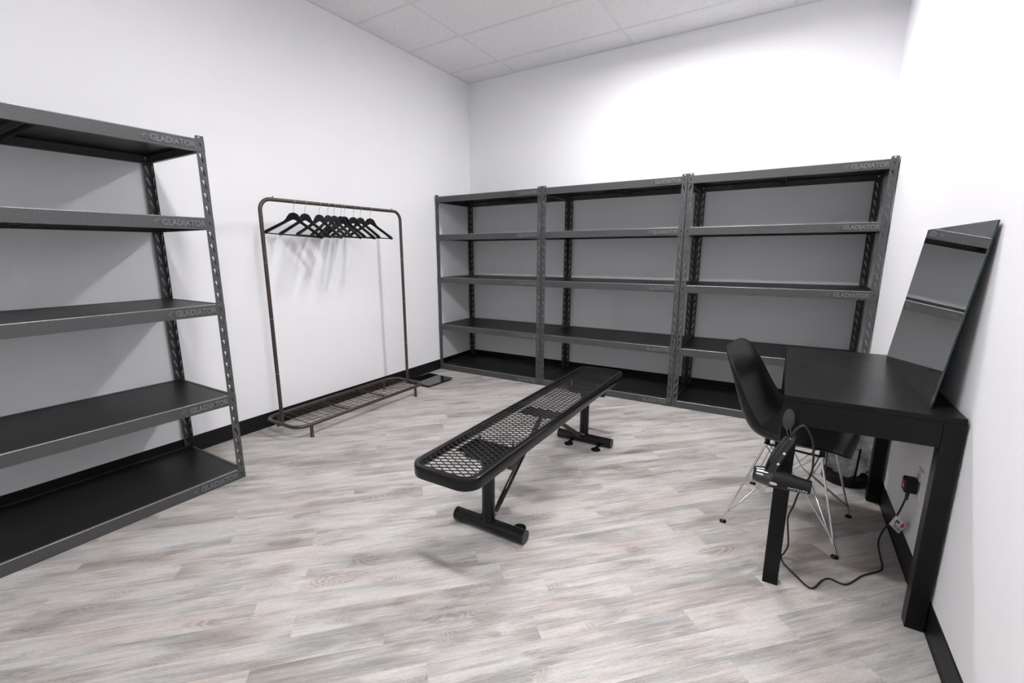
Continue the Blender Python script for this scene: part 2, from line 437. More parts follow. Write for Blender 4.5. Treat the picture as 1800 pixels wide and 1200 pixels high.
bm = bmesh.new(); o_, h_ = beam_plate(UW)
plate(bm, o_, h_, .0018, XZ)
# folded lips: top lip and bottom return, rounded top edge
box(bm, -UW/2+.002, UW/2-.002, .0018, .016, BHT-.0018, BHT)
box(bm, -UW/2+.002, UW/2-.002, .0018, .022, 0, .0018)
LBEAM = tomesh(bm, 'beam', 'hammered')
bm = bmesh.new(); tube(bm, [(-UW/2+.042,.0016,BHT-.0010),(UW/2-.042,.0016,BHT-.0010)], .0023, 10); LIP = tomesh(bm, 'rolled_edge', 'edge_highlight', 60)
bm = bmesh.new(); DI = UD-.012
plate(bm, [(-DI/2,0),(DI/2,0),(DI/2,BHT),(-DI/2,BHT)], [], .0018, XZ)
box(bm, -DI/2, DI/2, .0018, .014, BHT-.0018, BHT); box(bm, -DI/2, DI/2, .0018, .018, 0, .0018)
SBEAM = tomesh(bm, 'beam', 'hammered')
bm = bmesh.new(); box(bm, -UW/2+.006, UW/2-.006, -UD/2+.005, UD/2-.005, -.014, -.0025); DECK = tomesh(bm, 'shelf', 'deck')
bm = bmesh.new()
for b6 in ((-.019,.019,-UD/2+.01,UD/2-.01,-.0165,-.0145), (-.019,-.017,-UD/2+.01,UD/2-.01,-.045,-.0165), (.017,.019,-UD/2+.01,UD/2-.01,-.045,-.0165)): box(bm, *b6)
BRACE = tomesh(bm, 'support_bar', 'hammered')
LET = text_mesh('GLADIATOR', 'lettering', 'hammered_smooth', .045, .0016, .0014, 1.0, .0009)
hL = mheight(LET); wL = mwidth(LET); sx_ = .195/wL; sy_ = .031/hL
ymin = min(v.co.y for v in LET.vertices)
for v in LET.vertices: v.co = Vector((v.co.x*sx_, v.co.z, (v.co.y-ymin)*sy_))
LET.flip_normals()
bm = bmesh.new()     # chevron: an arrow head of two raised strokes
for pts in ([(0,.0165),(.027,.032),(.020,.0225),(.012,.0175)], [(0,.0150),(.010,.0135),(.022,.0005),(.0275,-.0015)]):
    plate(bm, pts, [], .0028, Matrix(((1,0,0,0),(0,0,1,-.0028),(0,1,0,0),(0,0,0,1))))
CHEV = tomesh(bm, 'chevron', 'hammered_smooth')
# post splice clip
bm = bmesh.new(); box(bm, .004, .036, -.0016, 0, 0, .002); box(bm, .008, .013, -.0022, 0, .002, .012); box(bm, .027, .032, -.0022, 0, .002, .012); box(bm, .002,.038,-.001,0,-.02,0)
SPL = tomesh(bm, 'splice_clip', 'hammered')
def make_unit(label):
    u = thing('shelving_unit', label, 'shelf', group='grey metal shelving units')
    # local frame: x 0..UW, front at y=0 going back to UD
    for sx, px in ((1, 0), (-1, UW)):
        for sy, py in ((1, 0), (-1, UD)):
            p = obj('upright', UPM[(sx, sy)], None, u); p.location = (px, py+sy*.002, 0)
            if sy == 1:
                s = obj('splice_clip', SPL, None, p); s.location = (-.001 if sx > 0 else -.039, 0, LP+15*FP-BHT-.024)
    for n in LEV:
        z = LP+n*FP
        d = obj('shelf', DECK, None, u); d.location = (UW/2, UD/2, z); d['label'] = 'black deck panel in a grey steel frame'
        f = obj('beam', LBEAM, None, d); f.location = (0, -UD/2, -BHT); f['label'] = 'grey front beam'
        e = obj('rolled_edge', LIP, None, d); e.location = f.location; e['label'] = 'top edge of the front beam, coloured pale as its highlight'
        r = obj('beam', LBEAM, None, d); r.location = (0, UD/2, -BHT); r.rotation_euler = (0,0,PI)
        for s in (-1, 1):
            e = obj('beam', SBEAM, None, d); e.location = (s*(UW/2-.004), 0, -BHT); e.rotation_euler = (0,0,s*PI/2)
        b_ = obj('support_bar', BRACE, None, d)
        t = obj('lettering', LET, None, d); t.location = (UW/2-.237, -UD/2-.0003, -BHT+.012); t['label'] = 'raised GLADIATOR lettering'
        c = obj('chevron', CHEV, None, d); c.location = (UW/2-.273, -UD/2+.0, -BHT+.012)
        if n == 28:     # the rear beam's stamping shows on its inner side
            t = obj('lettering', LET, None, d); t.location = (-UW/2+.237, UD/2-.003, -BHT+.012); t.scale = (-1,1,1)
    return u
U = make_unit('grey metal shelving unit at the left picture edge, beside the clothes rack')
U.location = (.619, -3.143-UW, 0); U.rotation_euler = (0,0,PI/2)
for i, lab in enumerate(('grey metal shelving unit in the back left room corner, leftmost of the joined row',
                         'middle of the three joined grey metal shelving units behind the bench',
                         'grey metal shelving unit behind the desk and chair, in the right room corner')):
    c = copy_tree(U); c['label'] = lab; c.location = (.0095+i*1.2235, -.630, 0); c.rotation_euler = (0,0,0)

# ------------------------------------------------------------------ bench
BX, BY = 2.112, -2.29
bench = thing('bench', 'long black coated bench with expanded metal mesh seat in the room centre', 'bench', (BX, BY, 0))
HW, HL, SZ = .157, .922, .45
def rrect(hw, hl, r, n=8):
    out = []
    for cx, cy, a0 in ((hw-r, hl-r, 0), (-hw+r, hl-r, PI/2), (-hw+r, -hl+r, PI), (hw-r, -hl+r, 1.5*PI)):
        for k in range(n+1):
            a = a0+PI/2*k/n; out.append((cx+r*math.cos(a), cy+r*math.sin(a)))
    return out
bm = bmesh.new()
# rim cross-section, inset from outer edge (d) and z
sect = [(.028,SZ-.009),(.028,SZ-.002),(.025,SZ),(.007,SZ),(.002,SZ-.002),(0,SZ-.007),(0,SZ-.044),(.002,SZ-.049),(.006,SZ-.050),(.008,SZ-.048),(.0085,SZ-.012),(.012,SZ-.009)]
loops = []
for dd, z in sect:
    loops.append([bm.verts.new((x, y, z)) for x, y in rrect(HW-dd, HL-dd, .075-dd)])
k = len(loops[0])
for i in range(len(loops)):
    A, B = loops[i], loops[(i+1) % len(loops)]
    for j in range(k): bm.faces.new((A[j], A[(j+1) % k], B[(j+1) % k], B[j]))
obj('seat_rim', bm, 'vinyl_coat', bench, 40)
# expanded metal: diamond strands between nodes, LWD across the seat, SWD along it
LW_, SW_ = .052, .0285
bm = bmesh.new()
ihw, ihl = HW-.022, HL-.022
def inside(x, y):
    ax, ay = abs(x), abs(y)
    if ax > ihw or ay > ihl: return False
    r = .053
    if ax > ihw-r and ay > ihl-r: return math.hypot(ax-ihw+r, ay-ihl+r) <= r
    return True
nx, ny = int(ihw/(LW_/2))+2, int(ihl/(SW_/2))+2
def strand(a, c):
    # clip the strand to the seat outline by bisection
    ia, ic = inside(*a), inside(*c)
    if not ia and not ic: return
    if ia != ic:
        g, h = (a, c) if ia else (c, a); lo, hi = 0.0, 1.0
        for _ in range(12):
            mid = (lo+hi)/2; p = (g[0]+(h[0]-g[0])*mid, g[1]+(h[1]-g[1])*mid)
            lo, hi = (mid, hi) if inside(*p) else (lo, mid)
        p = (g[0]+(h[0]-g[0])*lo, g[1]+(h[1]-g[1])*lo); a, c = g, p
    if math.dist(a, c) < .002: return
    dx, dy = c[0]-a[0], c[1]-a[1]; L_ = math.hypot(dx, dy); px, py = -dy/L_*.0018, dx/L_*.0018
    z0, z1 = SZ-.0078, SZ-.0045
    if py > 0: px, py = -px, -py          # (px,py) points to the near side
    zm = SZ-.0062; hw_, ht_ = 1.15, .0011   # strands are twisted: upper face leans to the near end
    tl = math.radians(17); ct, st_ = math.cos(tl), math.sin(tl); pl_ = math.hypot(px, py)*hw_
    ux, uy = px*hw_/(pl_ or 1)*1.0, py*hw_/(pl_ or 1)*1.0; n_ = math.hypot(ux, uy); ux, uy = ux/n_, uy/n_
    cs = []
    for sw, sh_ in ((-1,-1),(1,-1),(1,1),(-1,1)):
        h_off = sw*pl_*ct+sh_*ht_*st_; v_off = -sw*pl_*st_+sh_*ht_*ct
        cs.append((ux*h_off, uy*h_off, zm+v_off))
    vs_ = [bm.verts.new((p[0]+q[0], p[1]+q[1], q[2])) for p in (a, c) for q in cs]
    for f in ((0,1,2,3),(7,6,5,4),(0,4,5,1),(1,5,6,2),(2,6,7,3),(3,7,4,0)): bm.faces.new([vs_[i] for i in f])
for i in range(-nx, nx):
    for j in range(-ny, ny+1):
        if (i+j) % 2: continue
        a = (i*LW_/2, j*SW_/2)
        strand(a, (a[0]+LW_/2, a[1]+SW_/2)); strand(a, (a[0]+LW_/2, a[1]-SW_/2))
ms = obj('mesh_seat', bm, 'vinyl_mesh', bench); ms['kind'] = 'stuff'
RT = .030
for s, yl in ((1, -2.845-BY), (-1, -1.672-BY)):
    bm = bmesh.new(); tube(bm, [(-.193,yl,RT),(.18,yl,RT)], RT, 24, caps=False); ft = obj('base_tube', bm, 'vinyl_coat', bench, 40)
    for xe, dx in ((-.193,-1), (.18,1)):
        bm = bmesh.new(); tube(bm, [(xe,yl,RT),(xe+dx*.003,yl,RT)], RT+.0006, 24); obj('end_cap', bm, 'cap', ft, 40)
    bm = bmesh.new(); tube(bm, [(-.012,yl,RT+.02),(-.012,yl,.345)], RT, 24); obj('post', bm, 'vinyl_coat', bench, 40)
    bm = bmesh.new(); tube(bm, [(-.12,yl,.365),(.12,yl,.365)], RT*.98, 24); obj('cross_tube', bm, 'vinyl_coat', bench, 40)
    bm = bmesh.new(); box(bm, -.135, .135, yl-.075, yl+.075, .3945, .3995); bevel(bm, .001, 1); pl = obj('mounting_plate', bm, 'vinyl_coat', bench)
    for bx_ in (-.09, .09):
        bm = bmesh.new(); tube(bm, [(bx_,yl+.05*s,.3995),(bx_,yl+.05*s,.4365)], .006, 10); obj('bolt', bm, 'steel', pl, 40)
    # diagonal brace: flattened ends, tube between
    y0, z0, y1, z1 = yl+s*.045, .055, s*-.03, .385
    dY, dZ = y1-y0, z1-z0
    bm = bmesh.new()
    tube(bm, [(-.012,y0+dY*.10,z0+dZ*.10),(-.012,y0+dY*.93,z0+dZ*.93)], .0135, 16)
    tube(bm, [(-.012,yl+s*.022,.062),(-.012,y0,z0),(-.012,y0+dY*.12,z0+dZ*.12)], [.010,.011,.013], 10)
    tube(bm, [(-.012,y0+dY*.92,z0+dZ*.92),(-.012,y1,z1),(-.012,y1-s*.02,.396)], [.013,.011,.010], 10)
    br = obj('brace', bm, 'vinyl_coat', bench, 40)
    bm = bmesh.new(); tube(bm, [(-.030,yl+s*.04,.068),(.006,yl+s*.04,.068)], .007, 6); obj('bolt', bm, 'steel', br)
    for fx in (-.085, .105):
        bm = bmesh.new(); lathe(bm, [(0,0),(.030,0),(.031,.003),(.029,.006),(.012,.007),(.011,.009),(0,.009)], 24, (fx, yl+s*.085))
        box(bm, fx-.010, fx+.010, min(yl+s*.02, yl+s*.085), max(yl+s*.02, yl+s*.085), .0095, .0135)
        obj('floor_flange', bm, 'vinyl_coat', bench, 40)
bm = bmesh.new(); box(bm, -.14, .14, -.055, .055, .392, .3965); bevel(bm, .001, 1); obj('mounting_plate', bm, 'vinyl_coat', bench)

# ------------------------------------------------------------------ garment rack
RX, RY0, RY1 = .247, -2.662, -1.400
rack = thing('clothes_rack', 'bronze tubular clothes rack with wire base shelf against the left wall', 'rack', (RX, (RY0+RY1)/2, 0))
ly = (RY1-RY0)/2; TR = .0125
def arcpath(pts, r, n=8):
    P = [Vector(p) for p in pts]; out = [P[0]]
    for i in range(1, len(P)-1):
        a = (P[i-1]-P[i]).normalized(); c = (P[i+1]-P[i]).normalized()
        ang = a.angle(c); tlen = r/math.tan(ang/2); s0 = P[i]+a*tlen; s1 = P[i]+c*tlen
        ctr = P[i]+(a+c).normalized()*(r/math.sin(ang/2))
        v0_, v1_ = s0-ctr, s1-ctr; tot = v0_.angle(v1_)
        for k in range(n+1):
            t = k/n; out.append(ctr+(v0_*math.sin((1-t)*tot)+v1_*math.sin(t*tot))/math.sin(tot))
    out.append(P[-1]); return out
bm = bmesh.new(); tube(bm, arcpath([(0,-ly,.09),(0,-ly,1.605),(0,ly,1.605),(0,ly,.09)], .075, 10), TR, 16)
fr_ = obj('hanging_frame', bm, 'bronze', rack, 50)
for y_, z_ in ((-ly,1.20),(-ly,.83),(-ly,.45),(ly,1.20),(ly,.83),(ly,.45)):
    bm = bmesh.new(); tube(bm, [(0,y_,z_-.001),(0,y_,z_+.001)], TR+.0006, 16); obj('joint_ring', bm, 'steel', fr_)
for y_ in (-ly+.095, ly-.095):
    bm = bmesh.new(); lathe(bm, [(.0018,1.614),(.0018,1.620),(.0045,1.6205),(.005,1.623),(.004,1.626),(0,1.627)], 12, (0,y_)); obj('screw', bm, 'bronze', fr_, 40)
bw = .195; bl = ly+.012
out = rrect(bw, bl, .085, 8)
bm = bmesh.new(); tube(bm, [(x, y, .09) for x, y in out], TR, 14, closed=True); base = obj('base_frame', bm, 'bronze', rack, 50)
for fx, fy in ((-bw,-ly+.09),(bw,-ly+.09),(-bw,ly-.11),(bw,ly-.11)):
    bm = bmesh.new(); lathe(bm, [(0,.002),(.0135,.002),(.0150,0),(.0150,.006),(.0125,.010),(.0118,.012),(.0118,.082)], 14, (fx,fy)); obj('foot', bm, 'bronze', rack, 40)
span = 2*(ly-.07)
for k in range(3):
    ya = -ly+.07+k*span/3+.012; yb = -ly+.07+(k+1)*span/3-.012
    bm = bmesh.new()
    for i in range(8):
        x = -bw+.02+i*(2*bw-.04)/7; tube(bm, [(x,ya,.094),(x,yb,.094)], .0018, 6)
    for i in range(7):
        y = ya+i*(yb-ya)/6; tube(bm, [(-bw,y,.0975),(bw,y,.0975)], .0018 if 0 < i < 6 else .0028, 6)
    wp = obj('wire_panel', bm, 'bronze', rack); wp['kind'] = 'stuff'
for k in (1, 2):
    y = -ly+.07+k*span/3
    bm = bmesh.new(); tube(bm, [(-bw,y,.087),(bw,y,.087)], .006, 10); obj('cross_bar', bm, 'bronze', rack)

# ------------------------------------------------------------------ coat hangers on the rack
def hanger_outline():
    top = [(0,0),(.016,-.003),(.031,-.011),(.043,-.026),(.054,-.044),(.070,-.060),(.095,-.074),(.135,-.096),(.175,-.118),(.186,-.123),(.187,-.1265),(.193,-.1265),(.194,-.1275),(.214,-.140),(.221,-.148)]
    bot = [(.221,-.155),(.213,-.160),(.205,-.158),(.18,-.143),(.14,-.119),(.10,-.097),(.065,-.077),(.040,-.063),(.015,-.050),(0,-.046)]
    half = top+bot
    return half+[(-x, z) for x, z in reversed(half[1:-1])]
def hanger_meshes():
    bm = bmesh.new(); ol = hanger_outline(); th = .0058
    M = Matrix(((1,0,0,0),(0,0,1,-th),(0,1,0,0),(0,0,0,1)))
    plate(bm, ol, [], 2*th, M)
    for v in bm.verts: v.co.y -= .014*(abs(v.co.x)/.22)**2
    body = tomesh(bm, 'hanger_body', 'hanger_wood', 30)
    bm = bmesh.new(); tube(bm, [(-.207,-.0124,-.152),(.207,-.0124,-.152)], .0042, 8); bar = tomesh(bm, 'trouser_bar', 'hanger_wood', 40)
    pts = [(0,0,-.008),(0,0,.034),(.002,0,.042),(.010,0,.052)]
    R, zc = .0165, .070
    for k in range(0, 9):
        a = -PI*.25+k*(PI*1.22)/8; pts.append((R*math.cos(a), 0, zc+R*math.sin(a)))
    bm = bmesh.new(); tube(bm, catmull(pts, 3), .0016, 8); hook = tomesh(bm, 'hook', 'chrome', 40)
    return body, bar, hook
HB, HR, HK = hanger_meshes()
HY = [-2.419,-2.332,-2.214,-2.144,-2.089,-2.025,-1.996,-1.907,-1.84,-1.737]
HT = [.42,.24,.12,-.06,-.08,.04,.08,.13,.02,.18]
HR_ = [.085,.06,.07,.03,.03,.06,.03,.06,.03,.05]      # slight sideways tilt, wall end up
ordw = ['first','second','third','fourth','fifth','sixth','seventh','eighth','ninth']
for i, (hy, th, tilt) in enumerate(zip(HY, HT, HR_)):
    lab = ('black wooden coat hanger at the near left end of the rack bar' if i == 0 else
           'black wooden coat hanger at the far right end of the rack bar' if i == 9 else
           '%s black wooden coat hanger from the left on the rack bar' % ordw[i])
    h = thing('coat_hanger', lab, 'hanger', (RX, hy, 1.605), th, 'black coat hangers on the rack')
    h.rotation_euler = (0, tilt, th)
    dz = TR+.0018-.0865
    obj('hanger_body', HB, None, h, loc=(0,0,dz)); obj('trouser_bar', HR, None, h, loc=(0,0,dz))
    k = obj('hook', HK, None, h, loc=(0,0,dz)); k['label'] = 'chrome wire hook'
    k.rotation_euler = (0, 0, -th)          # hooks sit square across the bar

# ------------------------------------------------------------------ bathroom scale
sc = thing('bathroom_scale', 'flat black glass bathroom scale on floor beside the clothes rack', 'scale', (.228, -1.075, 0), -.06)
bm = bmesh.new(); pts = rrect(.165, .175, .022, 6)
plate(bm, pts, [], .006, Matrix.Translation((0,0,.016))); bevel(bm, .0012, 1); g = obj('glass_top', bm, 'scale_glass', sc)
bm = bmesh.new(); plate(bm, rrect(.152, .162, .02, 5), [], .0085, Matrix.Translation((0,0,.0075))); obj('body', bm, 'satin_plastic', sc)
for fx in (-.12, .12):
    for fy in (-.13, .13):
        bm = bmesh.new(); lathe(bm, [(0,0),(.016,0),(.017,.003),(.015,.0075),(0,.0075)], 14, (fx,fy)); obj('foot', bm, 'satin_plastic', sc)
bm = bmesh.new(); box(bm, .085, .115, -.018, .018, .0221, .0224); obj('display', bm, 'screen_grey', g)

# ------------------------------------------------------------------ desk
TX0, TX1, TY0, TY1, TZ = 3.197, W-.008, -2.572, -1.572, .760
desk = thing('desk', 'narrow black desk with square legs against the right wall', 'desk', ((TX0+TX1)/2, (TY0+TY1)/2, 0))
hx, hy = (TX1-TX0)/2, (TY1-TY0)/2
bm = bmesh.new(); box(bm, -hx, hx, -hy, hy, TZ-.018, TZ); bevel(bm, .0012, 2); obj('tabletop', bm, 'table_black', desk)
LGW = .051
for lx in (-hx+.0005, hx-LGW-.0005):
    for ly_ in (-hy+.001, hy-LGW-.001):
        bm = bmesh.new(); box(bm, lx, lx+LGW, ly_, ly_+LGW, 0, TZ-.0182); bevel(bm, .001, 1); obj('leg', bm, 'table_black', desk)
for b6 in ((-hx+LGW+.001, hx-LGW-.001, -hy+.003, -hy+.021), (-hx+LGW+.001, hx-LGW-.001, hy-.021, hy-.003), (-hx+.003, -hx+.021, -hy+LGW+.002, hy-LGW-.002), (hx-.021, hx-.003, -hy+LGW+.002, hy-LGW-.002)):
    bm = bmesh.new(); box(bm, *b6, .655, TZ-.0182); bevel(bm, .0008, 1); obj('apron', bm, 'table_black', desk)

# ------------------------------------------------------------------ leaning mirror
MB, MT = Vector((3.606, 0, TZ+.0005)), Vector((W-.0078, 0, 1.352))
my0, my1 = -2.497, -1.682
mir = thing('mirror', 'frameless rectangular glass mirror leaning on the wall atop the black desk', 'mirror', (MB.x, (my0+my1)/2, TZ))
ax = (MT-MB).normalized(); hgt = (MT-MB).length; nrm = Vector((-ax.z, 0, ax.x))      # facing the room
Mm = Matrix.Identity(4)
hw = (my1-my0)/2
def mplate(name, mat, d0, d1, inset, parent):
    bm = bmesh.new()
    Mx = Matrix(((0, ax.x, nrm.x, 0), (1, 0, 0, 0), (0, ax.z, nrm.z, 0), (0,0,0,1)))
    pts = [(-hw+inset, inset), (hw-inset, inset), (hw-inset, hgt-inset), (-hw+inset, hgt-inset)]
    plate(bm, pts, [], d1-d0, Mx @ Matrix.Translation((0,0,d0)))
    o = obj(name, bm, mat, parent); o.location = (0, 0, .0005); return o
mplate('backing', 'mirror_back', .0, .0008, .001, mir)
mplate('glass', 'glass_edge', .0009, .0052, 0, mir)
mplate('reflective_face', 'mirror', .0053, .0056, .0012, mir)

# ------------------------------------------------------------------ shell chair with wire base
ch = thing('chair', 'black moulded shell chair on chrome wire legs, tucked under the desk', 'chair', (3.28, -2.01, 0), math.atan2(-.199, .98))
prof = [(.204,.404,.030,.0),(.209,.409,.090,.0),(.212,.420,.138,.0),(.207,.434,.172,.0),(.190,.446,.202,.004),(.15,.452,.226,.012),(.08,.441,.235,.028),(0,.431,.240,.046),(-.09,.430,.242,.064),(-.150,.446,.240,.078),(-.192,.490,.234,.080),(-.222,.555,.226,.068),(-.246,.63,.217,.052),(-.267,.70,.206,.038),(-.284,.752,.194,.026),(-.297,.790,.178,.016),(-.306,.811,.154,.010),(-.312,.822,.120,.006),(-.315,.8265,.080,.003),(-.3165,.828,.030,.001)]
pp = catmull([Vector((a, b_, c)) for a, b_, c, d_ in prof], 4); ee = catmull([Vector((d_, 0, 0)) for a, b_, c, d_ in prof], 4)
NV = 18; bm = bmesh.new(); grid = []
for i, (p, e) in enumerate(zip(pp, ee)):
    q = pp[min(i+1, len(pp)-1)]-pp[max(i-1, 0)]; tx, tz = q.x, q.y; l_ = math.hypot(tx, tz); nx_, nz_ = tz/l_, -tx/l_
    row = []
    for k in range(NV+1):
        v = -1+2*k/NV; rz = e.x*abs(v)**2.6
        row.append(bm.verts.new((p.x+nx_*rz, p.z*math.sin(v*PI/2*.98)/math.sin(PI/2*.98)*(1-.0*rz), p.y+nz_*rz)))
    grid.append(row)
for A, B in zip(grid, grid[1:]):
    for k in range(NV): bm.faces.new((A[k], A[k+1], B[k+1], B[k]))
sh = obj('seat_shell', bm, 'shell', ch, 60)
md = sh.modifiers.new('thick', 'SOLIDIFY'); md.thickness = .007; md.offset = 0
md = sh.modifiers.new('round', 'BEVEL'); md.width = .0022; md.segments = 2; md.limit_method = 'ANGLE'
feet = [(.215,.203),(.215,-.205),(-.217,-.248),(-.217,.243)]
mts = [(.115,.145),(.115,-.145),(-.095,-.150),(-.095,.150)]
MZ = .400
for i in range(4):
    F = Vector((*feet[i], .012)); Mt = Vector((*mts[i], MZ))
    dirn = Mt-F
    bm = bmesh.new(); tube(bm, [F, F+Vector((0,0,.02)), F+dirn*.10+Vector((0,0,.006)), Mt-dirn*.03, Mt], .0044, 10); lg = obj('leg', bm, 'chrome', ch, 50)
    bm = bmesh.new(); lathe(bm, [(0,0),(.014,0),(.0155,.004),(.012,.009),(.006,.013),(0,.015)], 16, feet[i]); obj('glide', bm, 'satin_plastic', lg, 40)
    for j in ((i+1) % 4, (i-1) % 4):
        a = F+dirn*.09+Vector((0,0,.004)); b_ = Vector((*mts[j], MZ)); mid = (a+b_)/2; mid = Vector((mid.x*.42, mid.y*.42, mid.z+.015))
        dv = Vector((.0045 if j == (i+1) % 4 else -.0045, .004, 0))
        bm = bmesh.new(); tube(bm, arcpath([a+dv, mid+dv, b_+dv*2], .03, 4), .0032, 8); obj('wire_brace', bm, 'chrome', ch, 50)
bm = bmesh.new(); 
tube(bm, arcpath([(.115,.148,MZ+.002),(.115,-.148,MZ+.002)], .01), .0052, 8); tube(bm, [(-.095,.153,MZ+.002),(-.095,-.153,MZ+.002)], .0052, 8)
for s in (-1, 1):
    tube(bm, [(.115,s*.145,MZ+.002),(-.095,s*.15,MZ+.002)], .0052, 8)
    for f_, z_ in ((.115,.424),(-.095,.420)): lathe(bm, [(0,MZ),(.011,MZ),(.011,z_+.02),(0,z_+.02)], 10, (f_, s*.13))
obj('seat_mount', bm, 'satin_plastic', ch, 50)

# ------------------------------------------------------------------ waste basket
BNX, BNY = 3.548, -1.405
bn = thing('waste_basket', 'round black see-through waste basket with clear liner under the desk', 'waste basket', (BNX, BNY, 0))
BH, r0, r1 = .315, .102, .124
rr_ = lambda z: r0+(r1-r0)*z/BH
bm = bmesh.new(); lathe(bm, [(rr_(.02),.02),(rr_(.10),.10),(rr_(.2),.2),(rr_(BH-.008),BH-.008)], 48); wl = obj('side_wall', bm, 'basket_mesh', bn, 60)
bm = bmesh.new(); lathe(bm, [(0,.004),(r0-.004,.004),(r0-.002,0),(r0+.002,0),(r0+.004,.004),(rr_(.045)+.0015,.042),(rr_(.045)-.001,.043),(r0,.008),(0,.008)], 48); obj('base_band', bm, 'satin_plastic', bn, 40)
bm = bmesh.new(); tube(bm, [(math.cos(a)*rr_(BH), math.sin(a)*rr_(BH), BH) for a in [2*PI*i/48 for i in range(48)]], .005, 8, closed=True); obj('rim', bm, 'satin_plastic', bn, 60)
for a in (-1.25, -2.6, .3, 1.9):
    bm = bmesh.new(); A = []
    for z in (.04, BH-.004):
        for da in (-.045, .045): A.append(bm.verts.new((math.cos(a+da)*(rr_(z)+.0012), math.sin(a+da)*(rr_(z)+.0012), z)))
    for z in (.04, BH-.004):
        for da in (-.045, .045): A.append(bm.verts.new((math.cos(a+da)*(rr_(z)+.0002), math.sin(a+da)*(rr_(z)+.0002), z)))
    for f in ((0,1,3,2),(4,6,7,5),(0,2,6,4),(1,5,7,3),(0,4,5,1),(2,3,7,6)): bm.faces.new([A[i] for i in f])
    obj('seam_strip', bm, 'satin_plastic', bn)
bm = bmesh.new(); rg = random.Random(3); rings = []
for iz in range(15):
    z = .055+iz*(BH+.01-.055)/14; rg_row = []
    for k in range(40):
        a = 2*PI*k/40
        wv = .012*math.sin(3*a+iz*.7)+.010*math.sin(7*a-iz*1.1)+rg.uniform(-.002,.002)
        base_r = rr_(z)-.012 if iz > 1 else rr_(z)*.7
        rg_row.append(bm.verts.new((math.cos(a)*min(rr_(z)-.003, base_r+wv*(.4 if iz > 11 else 1)), math.sin(a)*min(rr_(z)-.003, base_r+wv*(.4 if iz > 11 else 1)), z+rg.uniform(-.002,.002))))
    rings.append(rg_row)
for A, B in zip(rings, rings[1:]):
    for k in range(40): bm.faces.new((A[k], A[(k+1) % 40], B[(k+1) % 40], B[k]))
bm.faces.new(list(reversed(rings[0])))
# folded over the rim, hanging outside
prev = rings[-1]
for dr, z in ((.0075, BH+.009), (.0095, BH-.02), (.008, BH-.075)):
    row = [bm.verts.new((math.cos(2*PI*k/40)*(rr_(z)+dr+rg.uniform(-.001,.002)), math.sin(2*PI*k/40)*(rr_(z)+dr+rg.uniform(-.001,.002)), z+rg.uniform(-.006,.006)*(1 if z < BH else .1))) for k in range(40)]
    for k in range(40): bm.faces.new((prev[k], prev[(k+1) % 40], row[(k+1) % 40], row[k]))
    prev = row
obj('liner_bag', bm, 'liner', bn, 170)

# ------------------------------------------------------------------ wall outlet
OY, OZ = -2.190, .375
ou = thing('wall_outlet', 'white duplex wall outlet with the hair dryer plugged in, under the desk', 'outlet', (W, OY, OZ))
bm = bmesh.new(); box(bm, -.006, 0, -.036, .036, -.0585, .0585); bevel(bm, .003, 2); op = obj('cover_plate', bm, 'outlet_white', ou)
for zz in (-.0195, .0195):
    bm = bmesh.new(); plate(bm, rrect(.0165, .0145, .006, 4), [], .003, Matrix(((0,0,-1,-.006),(1,0,0,0),(0,1,0,zz),(0,0,0,1)))); rc = obj('receptacle', bm, 'outlet_white', op)
    bm = bmesh.new(); box(bm, -.0096, -.0091, -.0075, -.0055, zz-.001, zz+.006); box(bm, -.0096, -.0091, .0055, .0075, zz-.001, zz+.006); obj('blade_slots', bm, 'slot_dark', ou)
bm = bmesh.new(); tube(bm, [(-.0065,0,0),(-.0085,0,0)], .003, 10); obj('screw', bm, 'steel', op)

# ------------------------------------------------------------------ adhesive hook on the desk leg
hk = thing('adhesive_hook', 'grey oval adhesive hook stuck on the front left desk leg', 'hook', (3.2175, TY0, .672))
bm = bmesh.new()
Mh = Matrix(((1,0,0,0),(0,0,-1,0),(0,1,0,0),(0,0,0,1)))
ell = lambda a, b_, n=28: [(a*math.cos(2*PI*k/n), b_*math.sin(2*PI*k/n)) for k in range(n)]
plate(bm, ell(.0185, .040), [], .005, Mh @ Matrix.Translation((0,0,.0005))); obj('oval_plate', bm, 'hook_plastic', hk)
bm = bmesh.new(); plate(bm, ell(.0145, .031), [], .0022, Mh @ Matrix.Translation((0,-.004,.0056))); obj('inner_plate', bm, 'hook_plastic', hk)
bm = bmesh.new(); tube(bm, catmull([(0,-.007,-.014),(0,-.016,-.021),(0,-.024,-.022),(0,-.029,-.014),(0,-.029,-.007)], 4), .0035, 10); obj('peg', bm, 'hook_plastic', hk, 50)

# ------------------------------------------------------------------ hair dryer with cord, plug and tag
DY = -2.648
hd = thing('hair_dryer', 'glossy black hair dryer hanging upside down from the desk leg hook, plugged in', 'hair dryer', (0, 0, 0))
P0, P1 = Vector((3.127, DY, .474)), Vector((3.304, DY, .464))
axd = (P1-P0).normalized(); Lb = (P1-P0).length
zdir = Vector((0,0,1))-axd*axd.z; zdir.normalize(); ydir = zdir.cross(axd)
Mb = Matrix((( -zdir.x, ydir.x, axd.x, P0.x), (-zdir.y, ydir.y, axd.y, P0.y), (-zdir.z, ydir.z, axd.z, P0.z), (0,0,0,1)))
def brad(t):      # barrel radius along its length 0..Lb
    ks = [(0,.0235),(.006,.027),(.03,.0315),(.06,.0345),(.075,.0345),(.10,.031),(.135,.0265),(Lb,.0235)]
    for (a, ra), (c, rc_) in zip(ks, ks[1:]):
        if t <= c: return ra+(rc_-ra)*(t-a)/(c-a)
    return ks[-1][1]
